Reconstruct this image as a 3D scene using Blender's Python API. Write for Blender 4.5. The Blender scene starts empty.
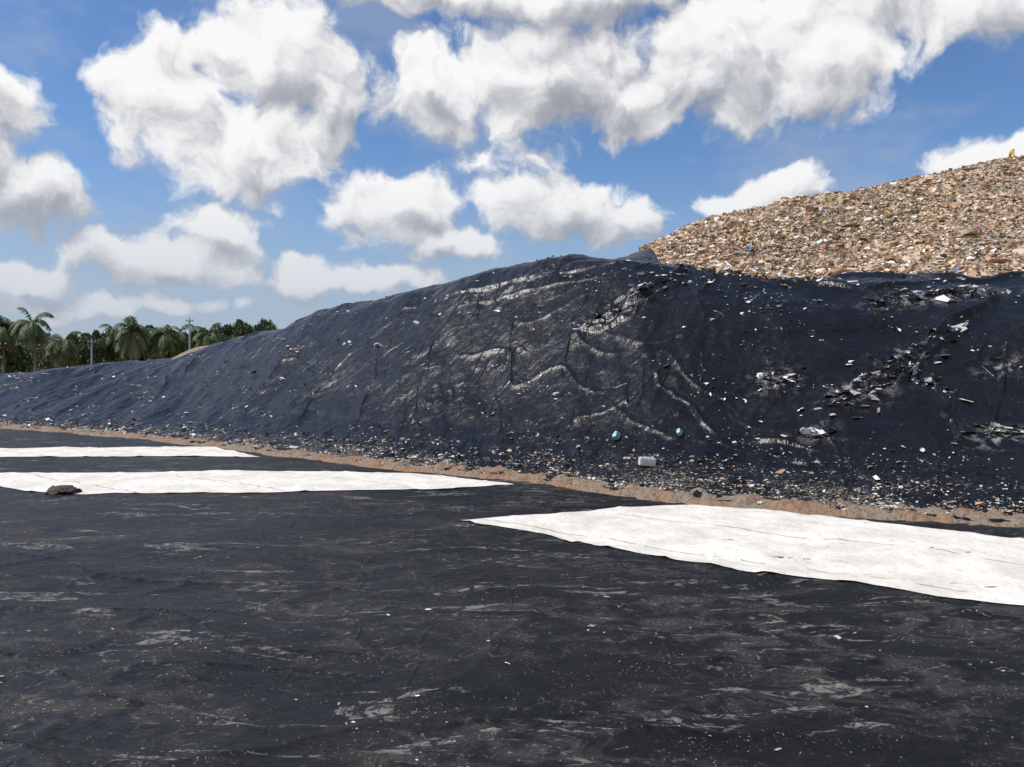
import bpy, math, random
import numpy as np
from mathutils import Vector, Matrix
from mathutils.geometry import delaunay_2d_cdt
rng = np.random.default_rng(7); random.seed(7)
scene = bpy.context.scene
scene.view_settings.view_transform = 'Standard'
scene.view_settings.look = 'None'
scene.view_settings.exposure = 0
COL = scene.collection

# ------------------------------------------------------------------ noise
_perm = np.random.default_rng(3).permutation(4096)
_ga = np.random.default_rng(4).uniform(0, 2*np.pi, 4096)
def pn(x, y, seed=0):
    x = np.asarray(x, float); y = np.asarray(y, float)
    xi = np.floor(x).astype(np.int64); yi = np.floor(y).astype(np.int64)
    fx = x-xi; fy = y-yi
    u = fx*fx*fx*(fx*(fx*6-15)+10); v = fy*fy*fy*(fy*(fy*6-15)+10)
    def g(ix, iy, dx, dy):
        h = _perm[(_perm[(ix+seed*131) & 4095]+iy) & 4095]
        a = _ga[h]; return np.cos(a)*dx+np.sin(a)*dy
    n00 = g(xi, yi, fx, fy); n10 = g(xi+1, yi, fx-1, fy)
    n01 = g(xi, yi+1, fx, fy-1); n11 = g(xi+1, yi+1, fx-1, fy-1)
    a = n00+(n10-n00)*u; b = n01+(n11-n01)*u
    return (a+(b-a)*v)*1.5
def fbm(x, y, o=4, seed=0):
    s = 0; a = 1; f = 1
    for i in range(o):
        s = s+a*pn(x*f, y*f, seed+i); a *= .5; f *= 2.03
    return s
def ridged(x, y, seed=0): return 1-np.clip(np.abs(pn(x, y, seed))*2.2, 0, 1)
def sstep(a, b, x):
    t = np.clip((x-a)/(b-a), 0, 1); return t*t*(3-2*t)

# ------------------------------------------------------------------ mesh helpers
def mesh_np(name, V, F, mat=None, smooth=True, col=None, colname='tint'):
    me = bpy.data.meshes.new(name)
    F = np.asarray(F, np.int32); V = np.asarray(V, np.float32); k = F.shape[1]
    me.vertices.add(len(V)); me.vertices.foreach_set('co', V.ravel())
    me.loops.add(F.size); me.loops.foreach_set('vertex_index', F.ravel())
    me.polygons.add(len(F)); me.polygons.foreach_set('loop_start', np.arange(len(F), dtype=np.int32)*k)
    try: me.polygons.foreach_set('loop_total', np.full(len(F), k, dtype=np.int32))
    except Exception: pass
    me.update(calc_edges=True)
    me.polygons.foreach_set('use_smooth', np.full(len(F), smooth))
    if col is not None:
        dom = 'POINT' if len(col) == len(V) else 'CORNER'
        at = me.color_attributes.new(colname, 'FLOAT_COLOR', dom)
        at.data.foreach_set('color', np.asarray(col, np.float32).ravel())
    me.validate()
    ob = bpy.data.objects.new(name, me); COL.objects.link(ob)
    if mat: me.materials.append(mat)
    return ob
def gridF(nr, nc):
    i = np.arange(nr-1)[:, None]*nc+np.arange(nc-1)[None, :]
    i = i.ravel(); return np.stack([i, i+1, i+nc+1, i+nc], 1)

# ------------------------------------------------------------------ node helpers
class NT:
    def __init__(s, tree): s.t = tree; s.n = tree.nodes; s.l = tree.links
    def _in(s, sock, v):
        if isinstance(v, bpy.types.NodeSocket): s.l.new(v, sock)
        elif v is not None: sock.default_value = v
    def math(s, op, a, b=None, c=None, clamp=False):
        n = s.n.new('ShaderNodeMath'); n.operation = op; n.use_clamp = clamp
        s._in(n.inputs[0], a)
        if b is not None: s._in(n.inputs[1], b)
        if c is not None: s._in(n.inputs[2], c)
        return n.outputs[0]
    def vm(s, op, a, b=None, c=None, scale=None):
        n = s.n.new('ShaderNodeVectorMath'); n.operation = op
        s._in(n.inputs[0], a)
        if b is not None: s._in(n.inputs[1], b)
        if c is not None: s._in(n.inputs[2], c)
        if scale is not None: s._in(n.inputs['Scale'], scale)
        return n.outputs['Value'] if op in ('LENGTH', 'DOT_PRODUCT', 'DISTANCE') else n.outputs['Vector']
    def noise(s, vec, scale, detail=4, rough=.55, dist=0, col=False):
        n = s.n.new('ShaderNodeTexNoise'); s._in(n.inputs['Vector'], vec)
        n.inputs['Scale'].default_value = scale; n.inputs['Detail'].default_value = detail
        n.inputs['Roughness'].default_value = rough; n.inputs['Distortion'].default_value = dist
        return n.outputs['Color'] if col else n.outputs['Fac']
    def noise2(s, vec, scale, detail=4, rough=.55, dist=0, col=False):
        o = s.noise(vec, scale, detail, rough, dist, col); o.node.noise_dimensions = '2D'; return o
    def vor(s, vec, scale, feature='F1', out='Distance', detail=0):
        n = s.n.new('ShaderNodeTexVoronoi'); n.feature = feature; s._in(n.inputs['Vector'], vec)
        n.inputs['Scale'].default_value = scale
        if 'Detail' in n.inputs: n.inputs['Detail'].default_value = detail
        return n.outputs[out]
    def mr(s, v, a, b, c=0., d=1., smooth=True):
        n = s.n.new('ShaderNodeMapRange'); n.interpolation_type = 'SMOOTHSTEP' if smooth else 'LINEAR'
        s._in(n.inputs[0], v)
        for i, x in enumerate((a, b, c, d)): s._in(n.inputs[i+1], x)
        return n.outputs[0]
    def mix(s, f, a, b):
        n = s.n.new('ShaderNodeMix'); n.data_type = 'RGBA'
        s._in(n.inputs[0], f); s._in(n.inputs[6], a); s._in(n.inputs[7], b); return n.outputs[2]
    def ramp(s, f, stops, interp='LINEAR'):
        n = s.n.new('ShaderNodeValToRGB'); s._in(n.inputs[0], f); r = n.color_ramp; r.interpolation = interp
        while len(r.elements) < len(stops): r.elements.new(.5)
        for e, (p, c) in zip(r.elements, stops): e.position = p; e.color = (*c, 1)
        return n.outputs[0]
    def mapping(s, vec, scale=(1, 1, 1), rot=(0, 0, 0)):
        n = s.n.new('ShaderNodeMapping'); s._in(n.inputs[0], vec)
        n.inputs['Scale'].default_value = scale; n.inputs['Rotation'].default_value = rot
        return n.outputs[0]
    def bump(s, h, dist, strength=1, normal=None):
        n = s.n.new('ShaderNodeBump'); s._in(n.inputs['Height'], h)
        n.inputs['Distance'].default_value = dist; n.inputs['Strength'].default_value = strength
        if normal is not None: s.l.new(normal, n.inputs['Normal'])
        return n.outputs[0]
    def crease(s, n_, width=.02):
        return s.mr(s.math('ABSOLUTE', s.math('SUBTRACT', n_, .5)), 0, width, 1, 0)
def material(name):
    m = bpy.data.materials.new(name); m.use_nodes = True
    nt = NT(m.node_tree); b = m.node_tree.nodes['Principled BSDF']
    return m, nt, b
def C(*c): return (*c, 1)
def pos(nt):
    return nt.n.new('ShaderNodeNewGeometry').outputs['Position']
def attr(nt, name):
    n = nt.n.new('ShaderNodeAttribute'); n.attribute_name = name; return n
def simple(name, c, rough=.7, metal=0, var=.25, sc=3.):
    m, nt, b = material(name)
    f = nt.noise(pos(nt), sc, 4, .6)
    nt._in(b.inputs['Base Color'], nt.mix(f, C(*[x*(1-var) for x in c]), C(*[min(1, x*(1+var)) for x in c])))
    b.inputs['Roughness'].default_value = rough; b.inputs['Metallic'].default_value = metal
    return m

# ------------------------------------------------------------------ terrain tables (bearing = X/Y from the survey origin)
CAMZ = 6.0
BG = np.linspace(-1.8, 1.8, 3601)
def table(bs, vs, sig=.022):
    v = np.interp(BG, bs, vs); k = int(sig*4/.001); w = np.exp(-.5*(np.arange(-k, k+1)*.001/sig)**2); w /= w.sum()
    vp = np.pad(v, k, mode='edge'); v = np.convolve(vp, w, 'valid')
    return lambda b: np.interp(b, BG, v)
Yb = table([-1, -.858, -.617, -.496, -.376, -.255, -.135, -.014, .154, .347, .617, .8, 1.1, 1.3],
           [140, 118, 83, 74.5, 64.7, 55.3, 49.8, 45.3, 38.6, 34.6, 31.1, 28.3, 24.8, 22.9])
Yr = table([-1, -.858, -.617, -.496, -.412, -.34, -.255, -.195, -.135, -.075, -.014, .058, .154, .227, .347, .467, .617, .8, 1.1, 1.3],
           [175, 150, 110, 108, 105, 98, 90, 85, 80, 77.5, 74, 70, 65, 62, 59, 57, 55, 52, 48, 46])
Zr = table([-1, -.858, -.617, -.496, -.412, -.34, -.255, -.195, -.135, -.075, -.014, .058, .154, .227, .347, .467, .617, .8, 1.1, 1.3],
           [1, 4, 5.1, 6.1, 7.0, 9.1, 10.6, 12.2, 13.3, 14.6, 15.1, 15.2, 14.7, 13.6, 12.3, 11.9, 12.0, 12.3, 12.3, 12], sig=.015)
Yc = table([-1, -.858, -.617, -.3, -.2, -.014, .106, .154, .25, .347, .467, .617, .8, 1.1, 1.3],
           [190, 170, 135, 115, 105, 95, 90, 88, 90, 95, 102, 110, 115, 118, 118])
Zc = table([-1, -.858, -.617, -.3, -.2, -.014, .09, .154, .25, .347, .467, .617, .8, 1.1, 1.3],
           [1, 3, 4.2, 8, 10, 12, 14.5, 18.3, 22.0, 25.0, 28.7, 33.6, 36.5, 38, 37], sig=.02)
_q = np.array([-.1, 0, .08, .16, .25, .38, .5, .62, .75, .88, .95, 1.0])
_f = np.array([0, 0, .02, .07, .14, .29, .45, .62, .80, .94, .98, 1.0])
_qg = np.linspace(-.1, 1, 441); _fg = np.interp(_qg, _q, _f)
_fg = np.convolve(np.pad(_fg, 12, mode='edge'), np.hanning(25)/np.hanning(25).sum(), 'valid')
def H(b, Y):
    yb, yr, yc, zr, zc = Yb(b), Yr(b), Yc(b), Zr(b), Zc(b)
    q = (Y-yb)/(yr-yb); w = (Y-yr)/(yc-yr)
    z1 = zr*np.interp(q, _qg, _fg)
    g = w-.06*np.sin(2*np.pi*np.clip(w, 0, 1))
    z2 = zr+(zc-zr)*np.clip(g, 0, 1)
    z3 = zc-.06*(Y-yc)-zc*sstep(20, 150, Y-yc)
    x = b*Y
    z = np.where(w < 0, z1, np.where(w < 1, z2, z3))
    lump = fbm(x*.07, Y*.07, 3, 40)*.6*np.clip(q, 0, 1)
    return z+lump*sstep(.1, .6, q)
def on_slope(u, v):
    b = (u-512)/830.; e = (368-v)/830.
    Y = np.linspace(Yb(b), Yr(b), 400); zz = H(np.full(400, b), Y)
    k = np.argmin(np.abs((zz-CAMZ)/Y-e)); return np.array([b*Y[k], Y[k], zz[k]])
def G(x, y):
    near = 1-sstep(18, 45, y)
    far = 1-sstep(80, 140, np.hypot(x, y))
    z = .10*fbm(x*.10, y*.13, 2, 60)*far
    z += near*far*(.10*fbm(x*.22+.2*y, y*.3, 3, 64)+.08*ridged(x*.09-.10*y, y*.25+.1*x, 70)**9+.06*ridged(x*.16+.16*y, y*.16-.1*x, 75)**10)
    z += (1-near)*far*.02*fbm(x*.4, y*.4, 2, 80)
    # the bank the photographer stands on, outside the lined cell
    z += 4.35*sstep(4.5, -5.0, y)*(1-sstep(150, 300, np.hypot(x, y)))
    return z

# ------------------------------------------------------------------ materials
m_ground, nt, b = material('hdpe_liner_floor')
P = pos(nt)
Ps = nt.mapping(P, (.45, .8, 1), (0, 0, .25)); Pt = nt.mapping(P, (.7, 1.2, 1), (0, 0, -.2))
n1 = nt.noise2(Ps, .35, 5, .65, .5); n2 = nt.noise2(Pt, 1.1, 8, .74, .6)
n5 = nt.noise2(nt.mapping(P, (.7, 1.1, 1), (0, 0, .3)), 4.0, 6, .78, .5)
n6 = nt.noise2(P, 14, 4, .7)
dust = nt.math('MULTIPLY', nt.mr(n1, .40, .64), nt.mr(n2, .42, .62))
streak = nt.mr(nt.noise2(nt.mapping(P, (.35, 1.3, 1), (0, 0, .12)), .7, 8, .72, .8), .585, .625)
streak = nt.math('MULTIPLY', streak, nt.mr(n5, .47, .55))
fleck = nt.math('MULTIPLY', nt.mr(n5, .60, .65), nt.mr(n1, .42, .60))
speck = nt.math('MULTIPLY', nt.mr(n6, .65, .69), nt.mr(n2, .45, .6))
base = nt.mix(nt.mr(nt.noise2(P, .25, 4, .6), .3, .7), C(.0045, .0044, .0046), C(.0095, .0092, .0094))
base = nt.mix(nt.math('MULTIPLY', dust, .75), base, C(.050, .047, .045))
base = nt.mix(nt.math('MULTIPLY', streak, .65), base, C(.26, .24, .215))
base = nt.mix(nt.math('MULTIPLY', fleck, .5), base, C(.24, .22, .20))
base = nt.mix(nt.math('MULTIPLY', speck, .75), base, C(.42, .40, .37))
out = nt.mr(nt.vm('LENGTH', P), 128, 132)
grass = nt.mix(nt.noise2(P, .08, 5, .6), C(.05, .075, .025), C(.13, .11, .06))
nt._in(b.inputs['Base Color'], nt.mix(out, base, grass))
r = nt.mr(n2, .3, .7, .38, .56); r = nt.math('ADD', r, nt.math('MULTIPLY', dust, .3)); r = nt.math('MAXIMUM', r, out)
nt._in(b.inputs['Roughness'], r)
b.inputs['Specular IOR Level'].default_value = .22
wr = nt.noise2(nt.mapping(P, (.7, 1, 1), (0, 0, .35)), 1.3, 4, .55)
c1 = nt.crease(nt.noise2(nt.mapping(P, (.35, .9, 1), (0, 0, .2)), .40, 1.5, .4), .016)
c2 = nt.crease(nt.noise2(nt.mapping(P, (1, .35, 1), (0, 0, .75)), .40, 1.5, .4), .016)
cm = nt.mr(nt.noise2(P, .3, 2, .5), .50, .64)
h = nt.math('MULTIPLY', wr, .7)
h = nt.math('ADD', h, nt.math('MULTIPLY', nt.math('ADD', nt.math('MULTIPLY', c1, .5), nt.math('MULTIPLY', c2, cm)), .14))
h = nt.math('ADD', h, nt.math('MULTIPLY', n5, .14))
nt._in(b.inputs['Normal'], nt.bump(h, .14))

m_cover, nt, b = material('hdpe_cover_film')
P = pos(nt); at = attr(nt, 'tint')
sp = nt.n.new('ShaderNodeSeparateColor'); nt.l.new(at.outputs['Color'], sp.inputs[0])
toe, sheen = sp.outputs[0], sp.outputs[1]
na = nt.noise(P, .35, 4, .65); nb = nt.noise(P, 2.2, 6, .75); nc = nt.noise(P, 6, 5, .8)
base = nt.mix(nt.mr(na, .3, .7), C(.004, .004, .0046), C(.0085, .0085, .0095))
sp1 = nt.math('MULTIPLY', nt.mr(nb, .58, .68), nt.mr(na, .46, .64))
base = nt.mix(nt.math('MULTIPLY', sp1, .14), base, C(.20, .20, .21))
fl = nt.math('MULTIPLY', nt.mr(nc, .655, .70), nt.mr(na, .42, .6))
base = nt.mix(nt.math('MULTIPLY', fl, .6), base, C(.45, .44, .42))
thr = nt.math('SUBTRACT', .72, nt.math('MULTIPLY', toe, .25))
sp2 = nt.math('MULTIPLY', nt.mr(nc, thr, nt.math('ADD', thr, .08)), nt.mr(toe, .02, .3))
tc = nt.mix(nt.mr(nb, .4, .6), C(.08, .072, .064), C(.27, .235, .195))
base = nt.mix(nt.math('MULTIPLY', sp2, .8), base, tc)
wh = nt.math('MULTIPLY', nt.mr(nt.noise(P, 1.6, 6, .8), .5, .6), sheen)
base = nt.mix(nt.math('MULTIPLY', wh, .7), base, C(.36, .35, .35))  # silvery sheen on the film, painted as pale grey into the base colour
nt._in(b.inputs['Base Color'], base)
nt._in(b.inputs['Roughness'], nt.math('ADD', nt.mr(nb, .3, .7, .24, .42), nt.math('MULTIPLY', sp2, .35)))
b.inputs['Specular IOR Level'].default_value = .28
Pd = nt.mapping(P, (1, 1, 1), (0, 0, .66))
k1 = nt.crease(nt.noise(nt.mapping(Pd, (1, .16, .25)), .42, 1.5, .4), .018)
k2 = nt.crease(nt.noise(nt.mapping(Pd, (1, .5, .5), (0, 0, .5)), .3, 1.5, .4), .012)
m1 = nt.mr(nt.noise(P, .17, 1, .5), .45, .6); m2 = nt.mr(nt.noise(P, .23, 1, .5), .52, .40)
h = nt.math('MULTIPLY', nt.noise(nt.mapping(Pd, (1, .5, .6)), .8, 5, .62), 1.0)
h = nt.math('ADD', h, nt.math('MULTIPLY', nt.math('MULTIPLY', k1, m1), .22))
h = nt.math('ADD', h, nt.math('MULTIPLY', nt.math('MULTIPLY', k2, m2), .22))
nt._in(b.inputs['Normal'], nt.bump(h, .22))

m_geo, nt, b = material('white_geotextile')
P = pos(nt); Pr = nt.mapping(P, (1, 1, 1), (0, 0, .66))
n1 = nt.noise2(P, .5, 5, .6); n2 = nt.noise2(P, 3, 5, .7)
base = nt.mix(nt.mr(n1, .35, .7), C(.76, .715, .645), C(.62, .58, .51))
base = nt.mix(nt.math('MULTIPLY', nt.mr(n2, .54, .68), .4), base, C(.42, .385, .335))
sx = nt.n.new('ShaderNodeSeparateXYZ'); nt.l.new(nt.vm('ADD', Pr, nt.vm('SCALE', nt.noise2(P, .3, 3, .6, col=True), scale=.9)), sx.inputs[0])
seam = nt.math('ABSOLUTE', nt.math('SUBTRACT', nt.math('FRACT', nt.math('DIVIDE', sx.outputs[1], 4.6)), .5))
seam = nt.mr(seam, .0, .018, 1, 0)
seam = nt.math('MULTIPLY', seam, nt.mr(nt.noise2(P, .9, 3, .6), .38, .50))
base = nt.mix(nt.math('MULTIPLY', seam, .7), base, C(.18, .17, .16))
nt._in(b.inputs['Base Color'], base); b.inputs['Roughness'].default_value = .95
h = nt.math('ADD', nt.noise2(P, 1.1, 4, .6), nt.math('MULTIPLY', seam, -.25))
nt._in(b.inputs['Normal'], nt.bump(h, .10))

m_garb, nt, b = material('garbage')
P = pos(nt)
vc = nt.vor(P, 4.5, out='Color')
s2 = nt.n.new('ShaderNodeSeparateColor'); nt.l.new(vc, s2.inputs[0])
base = nt.ramp(s2.outputs[0], [(0, (.15, .095, .055)), (.3, (.31, .205, .125)), (.55, (.44, .32, .20)), (.8, (.55, .43, .30)), (1, (.68, .60, .48))])
nt._in(b.inputs['Base Color'], base); b.inputs['Roughness'].default_value = .9
nt._in(b.inputs['Normal'], nt.bump(nt.noise(P, 3, 4, .7), .3))

m_soil, nt, b = material('orange_soil')
P = pos(nt); n1 = nt.noise2(P, .55, 6, .7); n2 = nt.noise2(P, 4, 6, .78)
base = nt.mix(nt.mr(n1, .40, .60), C(.40, .225, .125), C(.36, .28, .20))
base = nt.mix(nt.math('MULTIPLY', nt.mr(n2, .50, .60), .65), base, C(.13, .10, .08))
base = nt.mix(nt.math('MULTIPLY', nt.mr(nt.noise2(P, 9, 4, .7), .6, .68), .6), base, C(.5, .46, .40))
nt._in(b.inputs['Base Color'], base); b.inputs['Roughness'].default_value = .95
nt._in(b.inputs['Normal'], nt.bump(nt.noise2(P, 3, 5, .75), .3))

def tint_mat(name, rough=.6, spec=.4):
    m, nt, b = material(name); a = attr(nt, 'tint')
    nt._in(b.inputs['Base Color'], a.outputs['Color'])
    b.inputs['Roughness'].default_value = rough; b.inputs['Specular IOR Level'].default_value = spec
    return m
m_litter = tint_mat('litter_plastic')
m_leaf = tint_mat('foliage', .6, .3)
m_bark = simple('palm_bark', (.16, .13, .10), .9)

# ------------------------------------------------------------------ ground
def grow(a, b_, s0, g):
    o = [a]; s = s0
    while o[-1] < b_: o.append(o[-1]+s); s *= g
    return o
xs = np.arange(0, 15, .1).tolist()+grow(15, 4000, .12, 1.03)
xa = np.concatenate([-np.array(xs[1:])[::-1], np.array(xs)])
ya = np.concatenate([-np.array(grow(0, 600, 1.2, 1.25))[::-1][:-1], np.array([0, .8, 1.5, 2.2, 3, 4, 5, 5.7, 6.3]), np.exp(np.arange(np.log(6.7), np.log(100), .0065)), np.array(grow(100.5, 5000, 2, 1.15))])
ya = np.unique(ya)
X, Yg = np.meshgrid(xa, ya)
Z = G(X, Yg)
ground = mesh_np('ground', np.stack([X, Yg, Z], -1).reshape(-1, 3), gridF(len(ya), len(xa)), m_ground)

# ------------------------------------------------------------------ mound cover
NB = 1100
bb = np.concatenate([np.linspace(-.95, -.66, 60, endpoint=False), np.linspace(-.66, .66, NB), np.linspace(.66, 1.25, 141)[1:]])
NQ = 260
qr = np.linspace(-.0, 1, NQ)
B, Q = np.meshgrid(bb, qr)
Yq = Yb(B)+(Yr(B)-Yb(B))*Q
right = sstep(.13, .19, bb)
edge_n = fbm(bb*9, bb*0, 4, 90)
wmax = (1-right)*1.3+right*np.clip(.022+.05*edge_n, .004, .2)
WR = np.linspace(0, 1, 36)[1:]
Bw, Wn = np.meshgrid(bb, WR)
Yw = Yr(Bw)+(Yc(Bw)-Yr(Bw))*Wn*wmax[None, :]
Ba = np.vstack([B, Bw]); Ya = np.vstack([Yq, Yw])
Xa = Ba*Ya; Za = H(Ba, Ya)
Qa = (Ya-Yb(Ba))/(Yr(Ba)-Yb(Ba))
s = (Xa*.79-Ya*.61)
t = (Xa*.61+Ya*.79)
mid = sstep(.12, .35, Qa)
wob = 1.2*pn(s*.06, t*.06, 3)+.5*pn(s*.2, t*.2, 4)
gate = sstep(-.1, .5, fbm(s*.05, t*.06, 2, 15))
gate2 = sstep(0, .5, fbm(s*.06+7, t*.05, 2, 16))
d = .12+.20*mid*fbm(s*.16+.1*t, t*.10, 4, 10)
d += .13*mid*gate*ridged(s*.10+.08*t+wob, t*.045-.03*s, 20)**12
d += .10*mid*gate2*ridged(s*.14-.12*t+wob, t*.06+.03*s, 24)**12
d += .08*mid*gate2*ridged(s*.05+wob*.4, t*.16+.05*s+.6*wob, 28)**12
d += .05*fbm(s*.7, t*.5, 3, 33)
d += .10*(1-mid)*fbm(s*.9, t*.9, 3, 36)
folds = [([(575, 336), (610, 318), (640, 300), (665, 280), (692, 264)], .42, .26),
 ([(570, 340), (615, 326), (650, 306), (680, 284)], .26, .2), ([(600, 312), (640, 290), (670, 272)], .2, .16),
 ([(655, 376), (675, 400), (705, 424), (760, 446), (860, 462), (1024, 480)], .16, .10),
 ([(600, 400), (640, 428), (700, 446), (790, 462), (900, 474), (1024, 492)], .11, .12),
 ([(715, 405), (750, 428), (800, 438), (900, 450), (1024, 458)], .10, .09),
 ([(838, 412), (870, 392), (905, 366), (945, 335), (985, 308), (1015, 290)], .55, .24),
 ([(850, 415), (890, 395), (930, 360), (975, 325)], .36, .16), ([(830, 405), (862, 385), (890, 362)], .34, .18),
 ([(935, 378), (948, 415), (962, 452)], .26, .12), ([(1012, 320), (1003, 380), (985, 452)], .22, .12),
 ([(740, 272), (800, 285), (870, 292), (960, 285), (1020, 276)], .30, .2), ([(870, 306), (920, 300), (985, 292)], .34, .14),
 ([(750, 330), (820, 335), (900, 325)], .12, .10), ([(915, 380), (960, 372), (1020, 350)], .16, .1),
 ([(380, 350), (372, 390), (352, 430)], .10, .12), ([(455, 300), (430, 350), (415, 400), (420, 440)], .07, .11),
 ([(545, 285), (510, 330), (495, 390), (500, 440)], .08, .11),
 ([(300, 345), (270, 380), (240, 410)], .16, .16), ([(600, 280), (570, 330), (560, 390)], .08, .1),
 ([(640, 265), (560, 275), (480, 290), (400, 312)], .24, .2), ([(620, 275), (540, 290), (460, 306)], .18, .15), ([(960, 430), (1000, 432), (1030, 428)], .2, .13)]
for pts, amp, wid in folds:
    W3 = np.array([on_slope(u, v) for u, v in pts])
    tt = np.linspace(0, len(W3)-1, len(W3)*8); Wf = np.stack([np.interp(tt, np.arange(len(W3)), W3[:, k]) for k in range(3)], 1)
    sd_ = int(abs(pts[0][0])) % 97
    Wf[:, :2] += .45*np.stack([pn(tt*1.1+sd_, tt*0, 55), pn(tt*1.1+sd_, tt*0+9, 56)], 1)+.2*np.stack([pn(tt*3.1+sd_, tt*0, 57), pn(tt*3.1+sd_, tt*0+9, 58)], 1)
    sel = (Xa > Wf[:, 0].min()-3) & (Xa < Wf[:, 0].max()+3) & (Ya > Wf[:, 1].min()-3) & (Ya < Wf[:, 1].max()+3)
    px, py = Xa[sel], Ya[sel]; best = np.full(px.shape, 1e9); kk = np.zeros(px.shape)
    for i in range(len(Wf)-1):
        a = Wf[i, :2]; e = Wf[i+1, :2]-a; L = (e@e)+1e-9
        k = np.clip(((px-a[0])*e[0]+(py-a[1])*e[1])/L, 0, 1)
        d2 = (px-a[0]-k*e[0])**2+(py-a[1]-k*e[1])**2; m_ = d2 < best
        best[m_] = d2[m_]; kk[m_] = (i+k[m_])/(len(Wf)-1)
    dd = np.sqrt(best); prof = np.sin(np.pi*np.clip(kk*.96+.02, 0, 1))**.5*np.clip(.75+.9*pn(kk*7+sd_, kk*0, 61), .1, 1.5)
    d[sel] += amp*prof*np.exp(-(dd/wid)**2)
d += right[None, :]*.3*np.exp(-((Ya-(Yr(Ba)+(Yc(Ba)-Yr(Ba))*wmax[None, :]*.5))/.6)**2)*(.6+.8*pn(s*.5, s*0, 44))
Za2 = Za+d+.02
Xa2 = Xa-.25*d*.61; Ya2 = Ya-.25*d*.79
Za2[0, :] -= .35
toe = np.clip(1-sstep(.05, .34, Qa), 0, 1)
toe *= np.clip(.75+.7*fbm(s*.15, t*.25, 3, 52), .2, 1)
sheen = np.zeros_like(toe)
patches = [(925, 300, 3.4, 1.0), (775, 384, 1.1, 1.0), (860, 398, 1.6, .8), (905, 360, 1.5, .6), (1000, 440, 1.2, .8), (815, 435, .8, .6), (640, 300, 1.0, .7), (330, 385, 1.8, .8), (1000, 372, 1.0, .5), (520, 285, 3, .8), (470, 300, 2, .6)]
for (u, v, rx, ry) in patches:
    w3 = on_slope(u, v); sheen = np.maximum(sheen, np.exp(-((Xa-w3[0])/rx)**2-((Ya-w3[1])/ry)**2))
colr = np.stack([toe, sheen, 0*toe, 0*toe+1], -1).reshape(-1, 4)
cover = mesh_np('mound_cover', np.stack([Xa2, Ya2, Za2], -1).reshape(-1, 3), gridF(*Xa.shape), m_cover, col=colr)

# ------------------------------------------------------------------ garbage hill
bb2 = np.linspace(-.95, 1.25, 700)
wr_ = np.concatenate([np.linspace(-.15, 1.1, 260), np.linspace(1.12, 4.5, 40)])
B2, W2 = np.meshgrid(bb2, wr_)
Y2 = Yr(B2)+(Yc(B2)-Yr(B2))*np.minimum(W2, 1.1)+np.maximum(W2-1.1, 0)*48
X2 = B2*Y2; Z2 = H(B2, Y2)
wm = np.interp(bb2, bb, wmax)
open_ = sstep(-.01, .02, W2-wm[None, :])
def hilln(x, y): return .40*fbm(x*.16, y*.16, 3, 100)+.20*fbm(x*.8, y*.8, 3, 104)
Z2 = Z2-.45*(1-open_)+open_*hilln(X2, Y2)
Z2[W2 > 4.3] = -2
hill = mesh_np('garbage_hill', np.stack([X2, Y2, Z2], -1).reshape(-1, 3), gridF(*X2.shape), m_garb)

# ------------------------------------------------------------------ soil berm
nb3 = 1400; b3 = np.linspace(-.9, 1.2, nb3); k3 = np.linspace(0, 1, 26)
B3, K3 = np.meshgrid(b3, k3)
wv1 = fbm(b3*40, b3*0, 4, 120)*.5
y0 = Yb(b3)-.6-.4*wv1-.009*Yb(b3); y1 = Yb(b3)+.9+.8*fbm(b3*34, b3*0+3, 4, 122)+.018*Yb(b3)
y1 = np.maximum(y1, y0+.7)
Y3 = y0+(y1-y0)*K3; X3 = B3*Y3
Z3 = np.maximum(H(B3, np.maximum(Y3, Yb(B3))), 0)+(.22*np.sin(np.pi*K3)**.8+.16*fbm(X3*.9, Y3*.9, 4, 125))*np.sin(np.pi*np.clip(K3, 0, 1))**.5-.08+.16*K3
berm = mesh_np('soil_berm', np.stack([X3, Y3, Z3], -1).reshape(-1, 3), gridF(26, nb3), m_soil)
nn = 60; a_, r_ = np.meshgrid(np.linspace(0, 2*np.pi, nn), np.linspace(0, 1, 20))
cx, cy = -.375*103, 103.; X4 = cx+np.cos(a_)*r_*4.6*(1+.2*pn(a_*1.2, a_*0, 7)); Y4 = cy+np.sin(a_)*r_*3.0
Z4 = H(X4/Y4, Y4)+.50+(1-r_**2)*.2+.12*fbm(X4*.8, Y4*.8, 3, 9)*(1-r_)-.55*r_
mesh_np('soil_pile', np.stack([X4, Y4, Z4], -1).reshape(-1, 3), gridF(20, nn), m_soil)

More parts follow.
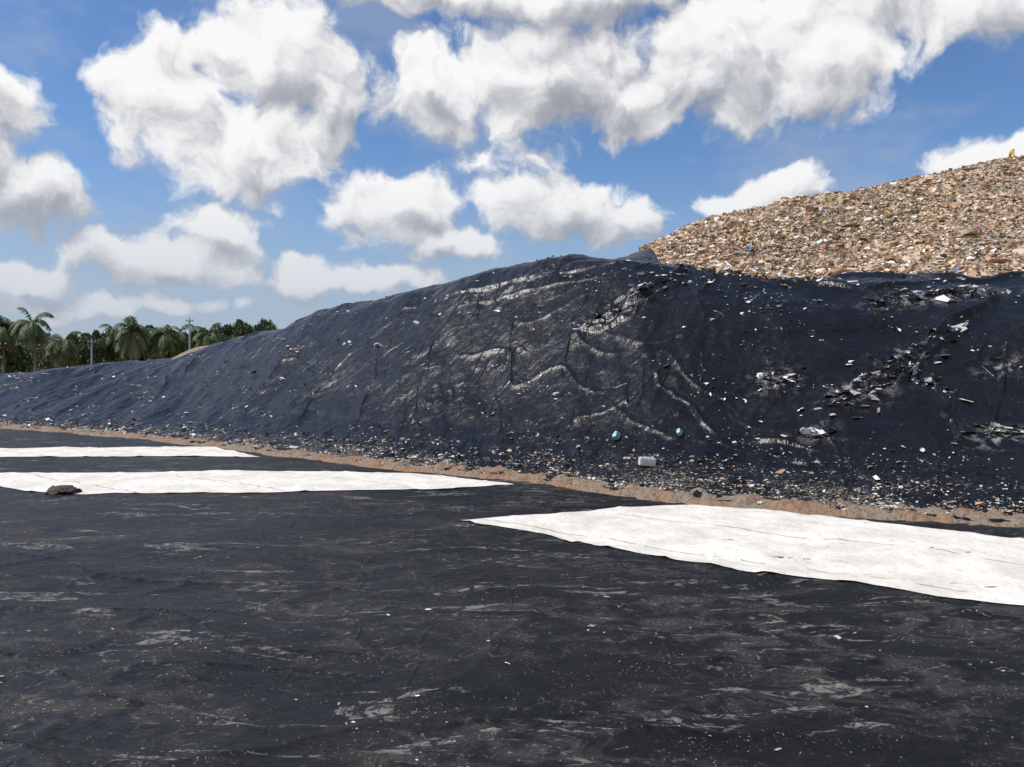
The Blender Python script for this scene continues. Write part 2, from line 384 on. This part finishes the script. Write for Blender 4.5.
# ------------------------------------------------------------------ geotextile sheets
def W(u, v):
    Y = 4980./(v-368); return ((u-512)/830.*Y, Y)
def sheet(poly, seed, spacing=.28, amp=.05):
    pts = []
    n = len(poly)
    for i in range(n):
        a = np.array(poly[i]); e = np.array(poly[(i+1) % n]); L = np.linalg.norm(e-a); k = max(2, int(L/.25))
        for j in range(k): pts.append(a+(e-a)*j/k)
    pts = np.array(pts)
    pts += .2*np.stack([fbm(pts[:, 0]*.35, pts[:, 1]*.35, 5, seed), fbm(pts[:, 0]*.35, pts[:, 1]*.35, 5, seed+9)], 1)
    x0, y0_ = pts.min(0); x1, y1_ = pts.max(0)
    gx, gy = np.meshgrid(np.arange(x0, x1, spacing), np.arange(y0_, y1_, spacing))
    g = np.stack([gx.ravel(), gy.ravel()], 1)+rng.uniform(-.05, .05, (gx.size, 2))
    ins = np.zeros(len(g), bool); j = len(pts)-1
    for i in range(len(pts)):
        xi, yi = pts[i]; xj, yj = pts[j]
        c = ((yi > g[:, 1]) != (yj > g[:, 1])) & (g[:, 0] < (xj-xi)*(g[:, 1]-yi)/(yj-yi+1e-12)+xi)
        ins ^= c; j = i
    g = g[ins]
    allp = np.vstack([pts, g])
    r = delaunay_2d_cdt([Vector(p) for p in allp], [], [list(range(len(pts)))], 1, 1e-5)
    V = np.array([(p.x, p.y) for p in r[0]]); F = np.array([f for f in r[2] if len(f) == 3])
    z = G(V[:, 0], V[:, 1])+.025+amp*ridged(V[:, 0]*.3+.1*V[:, 1], V[:, 1]*.5, seed+3)**6
    return mesh_np('geotextile_sheet', np.column_stack([V, z]), F, m_geo)
sheet([W(455, 523), W(560, 513), W(640, 507), W(700, 504), W(760, 508), W(860, 521), W(1024, 541), (27, 24.0), (21, 14.5), W(1024, 608), W(940, 598), W(860, 585), W(760, 576), W(690, 562), W(600, 548), W(540, 534)], 200, amp=.05)
sheet([W(-160, 476), W(0, 473), W(200, 472), W(350, 471), W(440, 475), W(515, 485), W(440, 490), W(330, 492), W(250, 494), W(80, 495), W(30, 491), W(0, 487), W(-160, 484)], 210, amp=.05)
sheet([W(-160, 449), W(0, 449), W(120, 447), W(210, 447), W(262, 457), W(150, 457), W(0, 458), W(-160, 459)], 220, amp=.05)

# ------------------------------------------------------------------ litter builder
def rotm(n):
    q = rng.normal(size=(n, 4)); q /= np.linalg.norm(q, axis=1)[:, None]; w, x, y, z = q.T
    return np.stack([1-2*(y*y+z*z), 2*(x*y-z*w), 2*(x*z+y*w), 2*(x*y+z*w), 1-2*(x*x+z*z), 2*(y*z-x*w), 2*(x*z-y*w), 2*(y*z+x*w), 1-2*(x*x+y*y)], 1).reshape(n, 3, 3)
boxV = np.array([(x, y, z) for z in (-.5, .5) for y in (-.5, .5) for x in (-.5, .5)])
boxF = np.array([(0, 2, 3, 1), (4, 5, 7, 6), (0, 1, 5, 4), (2, 6, 7, 3), (0, 4, 6, 2), (1, 3, 7, 5)])
shV = np.array([(x-1, y-1, 0) for y in range(3) for x in range(3)])*.5
shF = np.array([(r*3+c, r*3+c+1, r*3+c+4, r*3+c+3) for r in range(2) for c in range(2)])
def litter(name, Pc, size, cols, mat=m_litter, flat=.5, elong=1.0, boxes=3):
    n = len(Pc); h = n//boxes
    Vs = []; Fs = []; Cs = []; off = 0
    for lo, hi, tv, tf, jit, zs in ((0, h, boxV, boxF, .28, .5), (h, n, shV, shF, .34, .6)):
        m = hi-lo
        if m <= 0: continue
        v = np.repeat(tv[None], m, 0)+rng.uniform(-jit, jit, (m, len(tv), 3))*np.array([1, 1, zs])
        sc = rng.uniform(.5, 1.3, (m, 1, 3)); sc[..., 2] *= .6; sc[..., 0] *= elong
        v = v*sc*size[lo:hi, None, None]
        R = rotm(m); v2 = np.einsum('nij,nvj->nvi', R, v); v2[..., 2] *= flat
        v2 = v2+Pc[lo:hi, None, :]
        f = tf[None]+(np.arange(m)*len(tv))[:, None, None]+off
        off += m*len(tv)
        Vs.append(v2.reshape(-1, 3)); Fs.append(f.reshape(-1, 4))
        c = np.concatenate([cols[lo:hi], np.ones((m, 1))], 1); Cs.append(np.repeat(c, len(tf)*4, 0))
    return mesh_np(name, np.vstack(Vs), np.vstack(Fs), mat, smooth=False, col=np.vstack(Cs))
def pick(pal, wts, n, jit=.2):
    pal = np.array(pal); wts = np.array(wts)/sum(wts)
    c = pal[rng.choice(len(pal), n, p=wts)]; return np.clip(c*rng.uniform(1-jit, 1+jit, (n, 1)), 0, .9)
n = 90000
bq = rng.uniform(.03, .85, n*2); wq = rng.uniform(0, 1.1, n*2)
keep = wq > np.interp(bq, bb, wmax)+.004
bq, wq = bq[keep][:n], wq[keep][:n]; n = len(bq)
yq = Yr(bq)+(Yc(bq)-Yr(bq))*wq; xq = bq*yq
zq = H(bq, yq)+hilln(xq, yq)
gp = [(.52, .385, .25), (.62, .50, .37), (.40, .26, .155), (.26, .165, .095), (.74, .68, .58), (.78, .76, .72), (.54, .385, .245), (.50, .19, .12), (.12, .24, .48), (.2, .32, .2), (.60, .34, .29), (.58, .46, .16), (.08, .07, .06)]
gw = [20, 16, 16, 8, 9, 5, 16, 1.2, .7, .5, 1.6, .5, 2]
patch = (1+.22*fbm(xq*.12, yq*.12, 3, 190))[:, None]
litter('garbage_pile', np.stack([xq, yq, zq+.04], 1), rng.gamma(2.2, .09, n).clip(.1, .9), np.clip(pick(gp, gw, n)*patch, .02, .85), flat=.65)
def cover_pts(b_, q_):
    ib = np.clip(np.searchsorted(bb, b_), 0, len(bb)-1); iq = np.clip((q_*(NQ-1)).astype(int), 0, NQ-1)
    return np.stack([Xa2[iq, ib], Ya2[iq, ib], Za2[iq, ib]], 1)+rng.uniform(-.06, .06, (len(b_), 3))*np.array([1, 1, 0])
n = 17000; b_ = rng.uniform(-.75, .9, n*3); q_ = np.abs(rng.normal(.06, .085, n*3))
x_ = b_*(Yb(b_)); k = (rng.uniform(0, 1, n*3) < .35+.9*np.clip(fbm(x_*.3, q_*25, 3, 140), -.3, .7)) & (q_ < .4) & (q_ > .0)
b_, q_ = b_[k][:n], q_[k][:n]; n = len(b_)
tp = [(.28, .25, .21), (.44, .38, .30), (.14, .12, .10), (.62, .60, .56), (.76, .76, .74), (.36, .23, .14), (.04, .04, .045), (.2, .42, .50), (.55, .42, .28)]
dsc = np.clip(Yb(b_)/50, .6, 1.5)
litter('toe_litter', cover_pts(b_, q_)+[0, 0, .03], rng.gamma(1.7, .048, n).clip(.04, .55)*dsc, pick(tp, [12, 14, 10, 11, 9, 10, 10, 1.2, 7], n), flat=.45)
n = 2300; b_ = rng.uniform(-.7, .9, n*5); q_ = rng.uniform(.22, 1.0, n*5); x_ = b_*(Yb(b_)+20*q_)
k = rng.uniform(0, 1, n*5) < np.clip(.04+1.3*fbm(x_*.22+q_*3, q_*7, 3, 150), .02, 1)
b_, q_ = b_[k][:n], q_[k][:n]; n = len(b_)
litter('slope_litter', cover_pts(b_, q_)+[0, 0, .05], rng.gamma(1.3, .075, n).clip(.05, .48), pick([(.80, .80, .79), (.60, .59, .57), (.40, .36, .31), (.3, .45, .5)], [13, 8, 4, .15], n), flat=.5, elong=1.3, boxes=6)
# torn film scraps and rubbish gathered along the big folds and painted sheen patches
cs = []
for (u0, v0, u1, v1, cnt, sp_) in [(835, 410, 905, 362, 130, .5), (905, 362, 975, 318, 60, .45), (870, 303, 985, 294, 110, .45), (760, 388, 795, 376, 60, .4), (580, 334, 690, 268, 90, .4), (985, 435, 1035, 430, 40, .3), (800, 434, 830, 438, 30, .3), (900, 372, 930, 384, 30, .4)]:
    for i in range(cnt):
        f_ = rng.uniform(); w3 = on_slope(u0+(u1-u0)*f_, v0+(v1-v0)*f_); cs.append((w3[0]+rng.normal()*sp_, w3[1]+rng.normal()*sp_))
cs = np.array(cs); b_ = cs[:, 0]/cs[:, 1]; q_ = ((cs[:, 1]-Yb(b_))/(Yr(b_)-Yb(b_))).clip(.02, .995); n = len(b_)
order = rng.permutation(n); b_, q_ = b_[order], q_[order]
litter('torn_film', cover_pts(b_, q_)+[0, 0, .05], rng.gamma(2, .09, n).clip(.06, .6), pick([(.62, .61, .60), (.40, .39, .38), (.20, .195, .19), (.30, .25, .20), (.02, .02, .022)], [7, 8, 8, 4, 6], n), flat=.45, elong=2.0, boxes=8)
n = 900; b_ = rng.normal(.27, .035, n); q_ = 1-np.abs(rng.normal(0, .045, n))
litter('spilled_litter', cover_pts(b_, q_.clip(.8, 1))+[0, 0, .08], rng.gamma(3, .06, n), pick(gp, gw, n), flat=.6)
n = 1000; y_ = np.exp(rng.uniform(np.log(7.5), np.log(30), n*2)); x_ = rng.uniform(-.75, .75, n*2)*y_
k = rng.uniform(0, 1, n*2) < np.clip(.15+1.3*fbm(x_*.25, y_*.35, 3, 170), .03, 1); x_, y_ = x_[k], y_[k]; n = len(x_)
litter('floor_litter', np.stack([x_, y_, G(x_, y_)+.010], 1), rng.gamma(2, .015, n).clip(.02, .12), pick(tp, [8, 14, 4, 9, 6, 5, 0, 0, 3], n), flat=.2, elong=1.6)

# ------------------------------------------------------------------ discrete items
import bmesh
def join_parts(name, parts):
    e = bpy.data.objects.new(name, None); COL.objects.link(e)
    for ob in parts: ob.parent = e
    return e
def prim(name, kind, loc, scl, rot=(0, 0, 0), mat=None, bevel=0, seg=16, taper=None, jitter=0):
    bm = bmesh.new()
    if kind == 'box': bmesh.ops.create_cube(bm, size=1)
    elif kind == 'cyl': bmesh.ops.create_cone(bm, cap_ends=True, segments=seg, radius1=.5, radius2=.5*(taper or 1), depth=1)
    elif kind == 'ico': bmesh.ops.create_icosphere(bm, subdivisions=3, radius=.5)
    bmesh.ops.scale(bm, vec=scl, verts=bm.verts)
    if bevel: bmesh.ops.bevel(bm, geom=bm.edges[:], offset=bevel, segments=2, affect='EDGES', profile=.7)
    if jitter:
        for v in bm.verts:
            v.co += Vector([float(pn(v.co.x*3+i*5, v.co.y*3+v.co.z*2.3, 60+i)) for i in range(3)])*jitter
    me = bpy.data.meshes.new(name); bm.to_mesh(me); bm.free()
    for p in me.polygons: p.use_smooth = jitter > 0
    ob = bpy.data.objects.new(name, me); ob.location = loc; ob.rotation_euler = rot; COL.objects.link(ob)
    if mat: me.materials.append(mat)
    return ob
m_white = simple('white_plastic', (.62, .62, .55), .45)
m_cyan = simple('pale_blue_bag', (.30, .50, .55), .5)
m_yel = simple('yellow_machine_paint', (.62, .40, .03), .45)
m_dark = simple('dark_steel', (.03, .03, .032), .6)
m_glass = simple('cab_glass', (.03, .045, .05), .12)
m_conc = simple('pole_concrete', (.48, .46, .42), .85)
p = on_slope(647, 468)
e = join_parts('plastic_jerrycan', [prim('can_body', 'box', (0, 0, .24), (.85, .4, .42), (0, .1, .1), m_white, .09), prim('can_handle', 'box', (0, 0, .47), (.34, .07, .06), (0, .1, .1), m_white, .02), prim('can_cap', 'cyl', (.3, .03, .45), (.12, .12, .09), (0, 0, 0), m_white)])
e.location = Vector(p)+Vector((0, -.1, .10))
for (u, v, s_) in [(617, 440, .6), (680, 437, .5), (805, 436, .4)]:
    p = on_slope(u, v)
    prim('plastic_bag', 'ico', Vector(p)+Vector((0, -.1, .2)), (1.1*s_, .7*s_, .65*s_), (0, .2, u), m_cyan if u < 700 else m_white, jitter=.18)
p = W(62, 493)
prim('soil_clod', 'ico', (p[0], p[1], .08), (1.8, .9, .34), (0, 0, .1), simple('dark_clod', (.06, .048, .04), .9), jitter=.22)

def pole(x, y, z0, z1):
    hgt = z1-z0
    parts = [prim('shaft', 'cyl', (0, 0, hgt/2), (.34, .34, hgt), (0, 0, 0), m_conc, taper=.6), prim('crossarm', 'box', (0, 0, hgt-.5), (1.1, .12, .14), (0, 0, .4), m_conc, .02)]
    for dx in (-.45, 0, .45): parts.append(prim('insulator', 'cyl', (dx*math.cos(.4), dx*math.sin(.4), hgt-.32), (.1, .1, .22), (0, 0, 0), m_conc))
    e = join_parts('utility_pole', parts); e.location = (x, y, z0)
pole(-.388*122, 122, 0, 13.4); pole(-.506*118, 118, 0, 10.2)

def excavator():
    P_ = []
    for sy in (-1.15, 1.15): P_.append(prim('track', 'box', (0, sy, .45), (4.0, .6, .85), (0, 0, 0), m_dark, .3))
    P_.append(prim('turntable', 'cyl', (0, 0, 1.0), (1.6, 1.6, .3), (0, 0, 0), m_dark, seg=24))
    P_.append(prim('house', 'box', (-.7, 0, 1.75), (3.0, 2.6, 1.1), (0, 0, 0), m_yel, .12))
    P_.append(prim('counterweight', 'box', (-2.1, 0, 1.65), (.7, 2.64, 1.14), (0, 0, 0), m_yel, .2))
    P_.append(prim('cab', 'box', (.6, .8, 2.35), (1.5, 1.0, 1.6), (0, 0, 0), m_yel, .1))
    P_.append(prim('cab_window', 'box', (1.362, .8, 2.55), (.03, .8, .9), (0, 0, 0), m_glass))
    P_.append(prim('side_window', 'box', (.6, 1.315, 2.55), (1.1, .03, .9), (0, 0, 0), m_glass))
    P_.append(prim('boom_lower', 'box', (1.9, -.1, 2.9), (3.2, .4, .55), (0, -.85, 0), m_yel, .06))
    P_.append(prim('boom_upper', 'box', (4.1, -.1, 4.05), (2.6, .36, .5), (0, .08, 0), m_yel, .06))
    P_.append(prim('stick', 'box', (5.6, -.1, 2.9), (2.8, .3, .4), (0, 1.2, 0), m_yel, .05))
    P_.append(prim('ram', 'cyl', (2.4, -.1, 2.3), (.18, .18, 2.4), (0, .6, 0), m_dark))
    P_.append(prim('bucket', 'box', (5.6, -.1, 1.35), (1.0, 1.1, .9), (0, .5, 0), m_dark, .15))
    P_.append(prim('exhaust', 'cyl', (-1.2, -.7, 2.5), (.14, .14, .6), (0, 0, 0), m_dark))
    return join_parts('excavator', P_)
ex = excavator(); exb, exy = .594, 113.
ex.location = (exb*exy, exy, float(H(np.array([exb]), np.array([exy]))[0])-1.1); ex.rotation_euler = (0, 0, math.radians(250))
ex.scale = (.75, .75, .75)

# ------------------------------------------------------------------ palms and trees
def leaf_mesh(name, V, F, Cc, mats, ntr=0):
    me = bpy.data.meshes.new(name); me.from_pydata([tuple(v) for v in V], [], F); me.update()
    at = me.color_attributes.new('tint', 'FLOAT_COLOR', 'CORNER')
    arr = np.concatenate([np.repeat(np.array([[*c, 1]]), len(f), 0) for f, c in zip(F, Cc)])
    at.data.foreach_set('color', arr.astype(np.float32).ravel())
    for m in mats: me.materials.append(m)
    for i, p_ in enumerate(me.polygons): p_.material_index = 1 if i < ntr else 0
    return me
def tube(V, F, Cc, pts, rad, seg, c):
    o = len(V)
    for p_, r in zip(pts, rad):
        for k in range(seg):
            a = 2*math.pi*k/seg; V.append((p_[0]+r*math.cos(a), p_[1]+r*math.sin(a), p_[2]))
    for i in range(len(pts)-1):
        for k in range(seg):
            F.append((o+i*seg+k, o+i*seg+(k+1) % seg, o+(i+1)*seg+(k+1) % seg, o+(i+1)*seg+k)); Cc.append(c)
def palm(name, hgt, R, seed):
    r = random.Random(seed); V, F, Cc = [], [], []
    lean = r.uniform(-.8, .8); pts = [(lean*(i/9)**2, .3*(i/9)**2, hgt*i/9) for i in range(10)]
    tube(V, F, Cc, pts, [.32-.015*i+.04*(i == 0) for i in range(10)], 8, (.15, .12, .09)); ntr = len(F)
    top = Vector(pts[-1])
    for k in range(26):
        az = k*2.4+r.uniform(-.2, .2); el = math.radians(r.choice([70, 50, 35, 20, 5, -15])+r.uniform(-8, 8)); L = R*r.uniform(.85, 1.1)
        d = Vector((math.cos(az)*math.cos(el), math.sin(az)*math.cos(el), math.sin(el))); p_ = top.copy(); N = 16
        side = Vector((-math.sin(az), math.cos(az), 0)); g = r.uniform(.8, 1.35); c0 = (.085*g, .12*g, .045*g)
        if el < -.1: c0 = (.16, .14, .07)
        prev = p_.copy()
        for i in range(N):
            d = (d+Vector((0, 0, -.11-.006*i))).normalized(); p_ = prev+d*L/N
            o = len(V); w_ = .05
            V += [tuple(prev-side*w_), tuple(prev+side*w_), tuple(p_+side*w_), tuple(p_-side*w_)]; F.append((o, o+1, o+2, o+3)); Cc.append((.13, .15, .07))
            ll = R*.30*math.sin(math.pi*min(1, (i+1.5)/(N+1)))**.6
            for sgn in (-1, 1):
                for m_ in (0, .5):
                    q_ = prev+(p_-prev)*m_; tip = q_+side*sgn*ll*.75+d*ll*.45+Vector((0, 0, -ll*r.uniform(.25, .7)))
                    o = len(V); V += [tuple(q_), tuple(q_+d*.16), tuple(tip+d*.04), tuple(tip)]; F.append((o, o+1, o+2, o+3))
                    gg = r.uniform(.75, 1.3); Cc.append(tuple(x*gg for x in c0))
            prev = p_
    return leaf_mesh(name, V, F, Cc, [m_leaf, m_bark], ntr)
pm = [palm('palm_mesh_a', 11, 4.3, 1), palm('palm_mesh_b', 9.5, 3.8, 2), palm('palm_mesh_c', 8.5, 4.2, 3)]
def put_palm(u, vtop, Y, k, rz):
    ztop = CAMZ+(368-vtop)/830*Y; base_h = [11, 9.5, 8.5][k]+2.0
    ob = bpy.data.objects.new('palm_tree', pm[k]); COL.objects.link(ob)
    s_ = ztop/base_h; ob.location = ((u-512)/830*Y, Y, 0); ob.scale = (min(s_, 1.1),)*2+(s_,); ob.rotation_euler = (0, 0, rz)
for a in [(36, 309, 150, 0, .3), (4, 312, 155, 1, 1.9), (-30, 312, 150, 2, 2.7), (130, 316, 160, 2, 4.1), (114, 322, 168, 1, .9), (163, 322, 165, 1, 5), (178, 325, 170, 2, 2.2), (206, 324, 168, 0, 3.3), (148, 325, 175, 0, 1.3), (66, 332, 160, 2, 2.), (-80, 314, 160, 0, 1), (-120, 318, 155, 1, 4)]:
    put_palm(*a)
def broadleaf(name, hgt, R, seed, nl=5200):
    r = np.random.default_rng(seed); V, F, Cc = [], [], []
    tube(V, F, Cc, [(.1*i, .05*i, hgt*.6*i/5) for i in range(6)], [.35, .3, .27, .23, .2, .15], 7, (.13, .11, .08))
    cents = []
    for k in range(17):
        a = r.uniform(0, 2*np.pi); rr = R*np.sqrt(r.uniform(0.02, 1))*.75; z = hgt*(.32+.55*r.uniform(0, 1))
        z = min(z, hgt*(.9-.3*(rr/R)**2)); c = np.array([rr*np.cos(a), rr*np.sin(a), z]); cents.append((c, R*r.uniform(.22, .42)))
        st = np.array([.2, .1, hgt*.4]); mids = [st+(c-st)*j/4 for j in range(5)]
        tube(V, F, Cc, mids, [.13, .11, .09, .06, .03], 5, (.13, .11, .08))
    ntr = len(F)
    for i in range(nl):
        ci = r.integers(len(cents)); c, cr = cents[ci]; dv = r.normal(size=3); dv /= np.linalg.norm(dv); p_ = c+dv*cr*r.uniform(.55, 1.08)*np.array([1, 1, .75])
        a1 = r.normal(size=3); a1 /= np.linalg.norm(a1); a2 = np.cross(a1, r.normal(size=3)); a2 /= np.linalg.norm(a2)
        sz = r.uniform(.14, .30); o = len(V)
        V += [tuple(p_-a1*sz), tuple(p_+a2*sz*.6), tuple(p_+a1*sz), tuple(p_-a2*sz*.6)]; F.append((o, o+1, o+2, o+3))
        g = r.uniform(.6, 1.35)*(.8+.05*(ci % 9)); Cc.append((.085*g, .115*g, .045*g))
    return leaf_mesh(name, V, F, Cc, [m_leaf, m_bark], ntr)
bm_ = [broadleaf('broadleaf_a', 9, 4.2, 11), broadleaf('broadleaf_b', 8, 4.8, 12), broadleaf('broadleaf_c', 10, 3.8, 13)]
root = bpy.data.objects.new('tree_line', None); COL.objects.link(root)
rr = random.Random(5)
def add_tree(x, y, s_, sz):
    ob = bpy.data.objects.new('tree', bm_[rr.randrange(3)]); COL.objects.link(ob); ob.parent = root
    ob.location = (x, y, 0); ob.scale = (s_, s_, sz); ob.rotation_euler = (0, 0, rr.uniform(0, 6.28))
for row, (Y0, vt) in enumerate([(172, 339), (184, 334), (200, 331)]):
    u = -260
    while u < 380:
        vv = vt-(12 if u > 215 else 0)*1.0+rr.uniform(-4, 5); Y = Y0+rr.uniform(-5, 5)+(20 if u > 220 else 0)
        zt = CAMZ+(368-vv)/830*Y; add_tree((u-512)/830*Y, Y, rr.uniform(.85, 1.25), zt/8.6)
        u += rr.uniform(18, 30)
for k in range(60):
    a = math.radians(rr.uniform(150, 400)); R_ = rr.uniform(260, 330)
    add_tree(R_*math.cos(a), R_*math.sin(a), 1.5, 1.3)

# ------------------------------------------------------------------ camera
cam = bpy.data.cameras.new('camera'); co = bpy.data.objects.new('camera', cam); COL.objects.link(co)
cam.sensor_width = 36; cam.lens = 830/1024*36; cam.clip_end = 20000; cam.clip_start = .1
co.location = (0, 0, CAMZ); co.rotation_euler = (math.radians(90)-math.atan(15.5/830), 0, 0)
scene.camera = co

# ------------------------------------------------------------------ sun & sky
az, el = math.radians(-93), math.radians(52)
sd = Vector((math.sin(az)*math.cos(el), math.cos(az)*math.cos(el), math.sin(el)))
sl = bpy.data.lights.new('sun', 'SUN'); sl.energy = 4.5; sl.angle = math.radians(.5); sl.color = (1, .955, .89)
so = bpy.data.objects.new('sun', sl); COL.objects.link(so); so.rotation_euler = sd.to_track_quat('Z', 'Y').to_euler()
so.location = (0, 0, 60)
w = bpy.data.worlds.new('World'); scene.world = w; w.use_nodes = True
try: w.cycles.sampling_method = 'NONE'
except Exception as ex_: print(ex_)
nt = NT(w.node_tree); bg = w.node_tree.nodes['Background']; wo = w.node_tree.nodes['World Output']
sky = nt.n.new('ShaderNodeTexSky'); sky.sky_type = 'NISHITA'; sky.sun_disc = False
sky.sun_elevation = el; sky.sun_rotation = az % (2*math.pi); sky.air_density = 1.0; sky.dust_density = .3; sky.ozone_density = 3
tc = nt.n.new('ShaderNodeTexCoord').outputs['Generated']
s3 = nt.n.new('ShaderNodeSeparateXYZ'); nt.l.new(tc, s3.inputs[0])
azn = nt.math('ARCTAN2', s3.outputs[0], s3.outputs[1]); eln = nt.math('ARCSINE', s3.outputs[2])
cb = nt.n.new('ShaderNodeCombineXYZ'); nt.l.new(azn, cb.inputs[0]); nt.l.new(eln, cb.inputs[1]); p0 = cb.outputs[0]
raw = [(170, 95, 66, 70, 1), (270, 62, 88, 62, 1.1), (240, 150, 105, 60, 1), (325, 110, 38, 55, .9),
 (435, 92, 72, 50, 1), (545, 78, 105, 64, 1.1), (620, 108, 62, 38, 1), (420, -10, 150, 28, 1), (590, -5, 110, 36, 1),
 (720, 55, 105, 72, 1.1), (815, 60, 90, 62, 1), (860, 0, 100, 46, 1), (980, 0, 100, 50, 1),
 (395, 212, 78, 46, 1), (440, 242, 80, 24, .9), (550, 208, 90, 38, 1), (620, 225, 60, 24, .9),
 (-5, 110, 58, 50, 1), (15, 195, 76, 42, 1), (-60, 150, 70, 90, 1), (165, 258, 110, 30, 1), (215, 230, 55, 22, .9), (290, 280, 48, 22, .95), (35, 278, 58, 20, .9),
 (1005, 150, 80, 20, 1), (795, 188, 50, 22, 1), (745, 208, 45, 16, .8), (370, 284, 110, 16, .6), (60, 303, 180, 16, .6), (500, 158, 60, 16, .3)]
blobs = []
for (u, v, rx, ry, wt) in raw:
    bA = (u-512)/830; a_z = math.atan(bA); e_l = math.atan((368-v)/830*math.cos(a_z)); blobs.append((a_z, e_l, rx/830*math.cos(a_z), ry/830*math.cos(a_z), wt))
warp = nt.vm('MULTIPLY', nt.vm('SUBTRACT', nt.noise2(p0, 8, 4, .58, col=True), (.5, .5, .5)), (.085, .065, 0))
def F(p, det):
    pw = nt.vm('ADD', p, warp); f = None
    for (a, e_, rx, ry, wt) in blobs:
        L = nt.vm('LENGTH', nt.vm('MULTIPLY_ADD', pw, (1/rx, 1/ry, 0), (-a/rx, -e_/ry, 0))); v = nt.math('MULTIPLY_ADD', L, -wt, wt)
        f = v if f is None else nt.math('SMOOTH_MAX', f, v, .12)
    fr = nt.math('MULTIPLY_ADD', nt.noise2(nt.vm('MULTIPLY', p, (1, 1.6, 0)), 3.2, 2, .5), 3.2, -1.75)
    side = nt.mr(nt.math('ABSOLUTE', azn), .66, .9)
    f = nt.math('ADD', nt.math('MULTIPLY', f, nt.math('SUBTRACT', 1.0, side)), nt.math('MULTIPLY', fr, side))
    vo = nt.vor(pw, 24, 'F1'); vo.node.voronoi_dimensions = '2D'
    f = nt.math('MULTIPLY_ADD', nt.math('SUBTRACT', .42, vo), .35, f)
    return nt.math('MULTIPLY_ADD', nt.math('SUBTRACT', nt.noise2(pw, 24, det, .6), .5), .95, f)
f0 = F(p0, 7)
f1 = F(nt.vm('ADD', p0, (-.010, .022, 0)), 4)
diff = nt.math('SUBTRACT', f0, f1)
alpha = nt.mr(f0, -.06, .34)
lit = nt.math('MULTIPLY_ADD', diff, .90, .70)
lit = nt.math('SUBTRACT', lit, nt.mr(f0, .35, 1.0, 0, .10))
lit = nt.math('MULTIPLY_ADD', nt.math('SUBTRACT', nt.noise2(p0, 4.5, 3, .6), .5), .9, lit)
cc = nt.ramp(lit, [(.0, (3.3, 3.5, 4.0)), (.28, (4.2, 4.4, 4.9)), (.52, (6.0, 6.1, 6.5)), (.78, (8.5, 8.5, 8.6)), (1, (9.5, 9.5, 9.5))])
skyc = nt.vm('MULTIPLY', sky.outputs[0], (.80, .98, 1.20))
veil = nt.math('MULTIPLY', nt.mr(nt.noise2(nt.vm('MULTIPLY', p0, (1, 2.2, 1)), 4, 5, .65), .42, .68), .38)
skyc = nt.mix(veil, skyc, C(4.2, 4.7, 5.7))
hz = nt.mr(eln, .0, .26, .86, 0)
hzc = C(3.9, 4.6, 5.7)
nt.l.new(nt.mix(hz, skyc, hzc), bg.inputs['Color']); bg.inputs['Strength'].default_value = .1
bg2 = nt.n.new('ShaderNodeBackground'); nt.l.new(nt.mix(nt.math('MULTIPLY', hz, .8), cc, hzc), bg2.inputs['Color']); bg2.inputs['Strength'].default_value = .1
bg3 = nt.n.new('ShaderNodeBackground'); bg3.inputs['Color'].default_value = C(1.2, 1.2, 1.1); bg3.inputs['Strength'].default_value = .1
mx = nt.n.new('ShaderNodeMixShader'); nt.l.new(alpha, mx.inputs[0]); nt.l.new(bg.outputs[0], mx.inputs[1]); nt.l.new(bg2.outputs[0], mx.inputs[2])
up = nt.math('GREATER_THAN', s3.outputs[2], -.002)
mo = nt.n.new('ShaderNodeMixShader'); nt.l.new(up, mo.inputs[0]); nt.l.new(bg3.outputs[0], mo.inputs[1]); nt.l.new(mx.outputs[0], mo.inputs[2])
nt.l.new(mo.outputs[0], wo.inputs['Surface'])
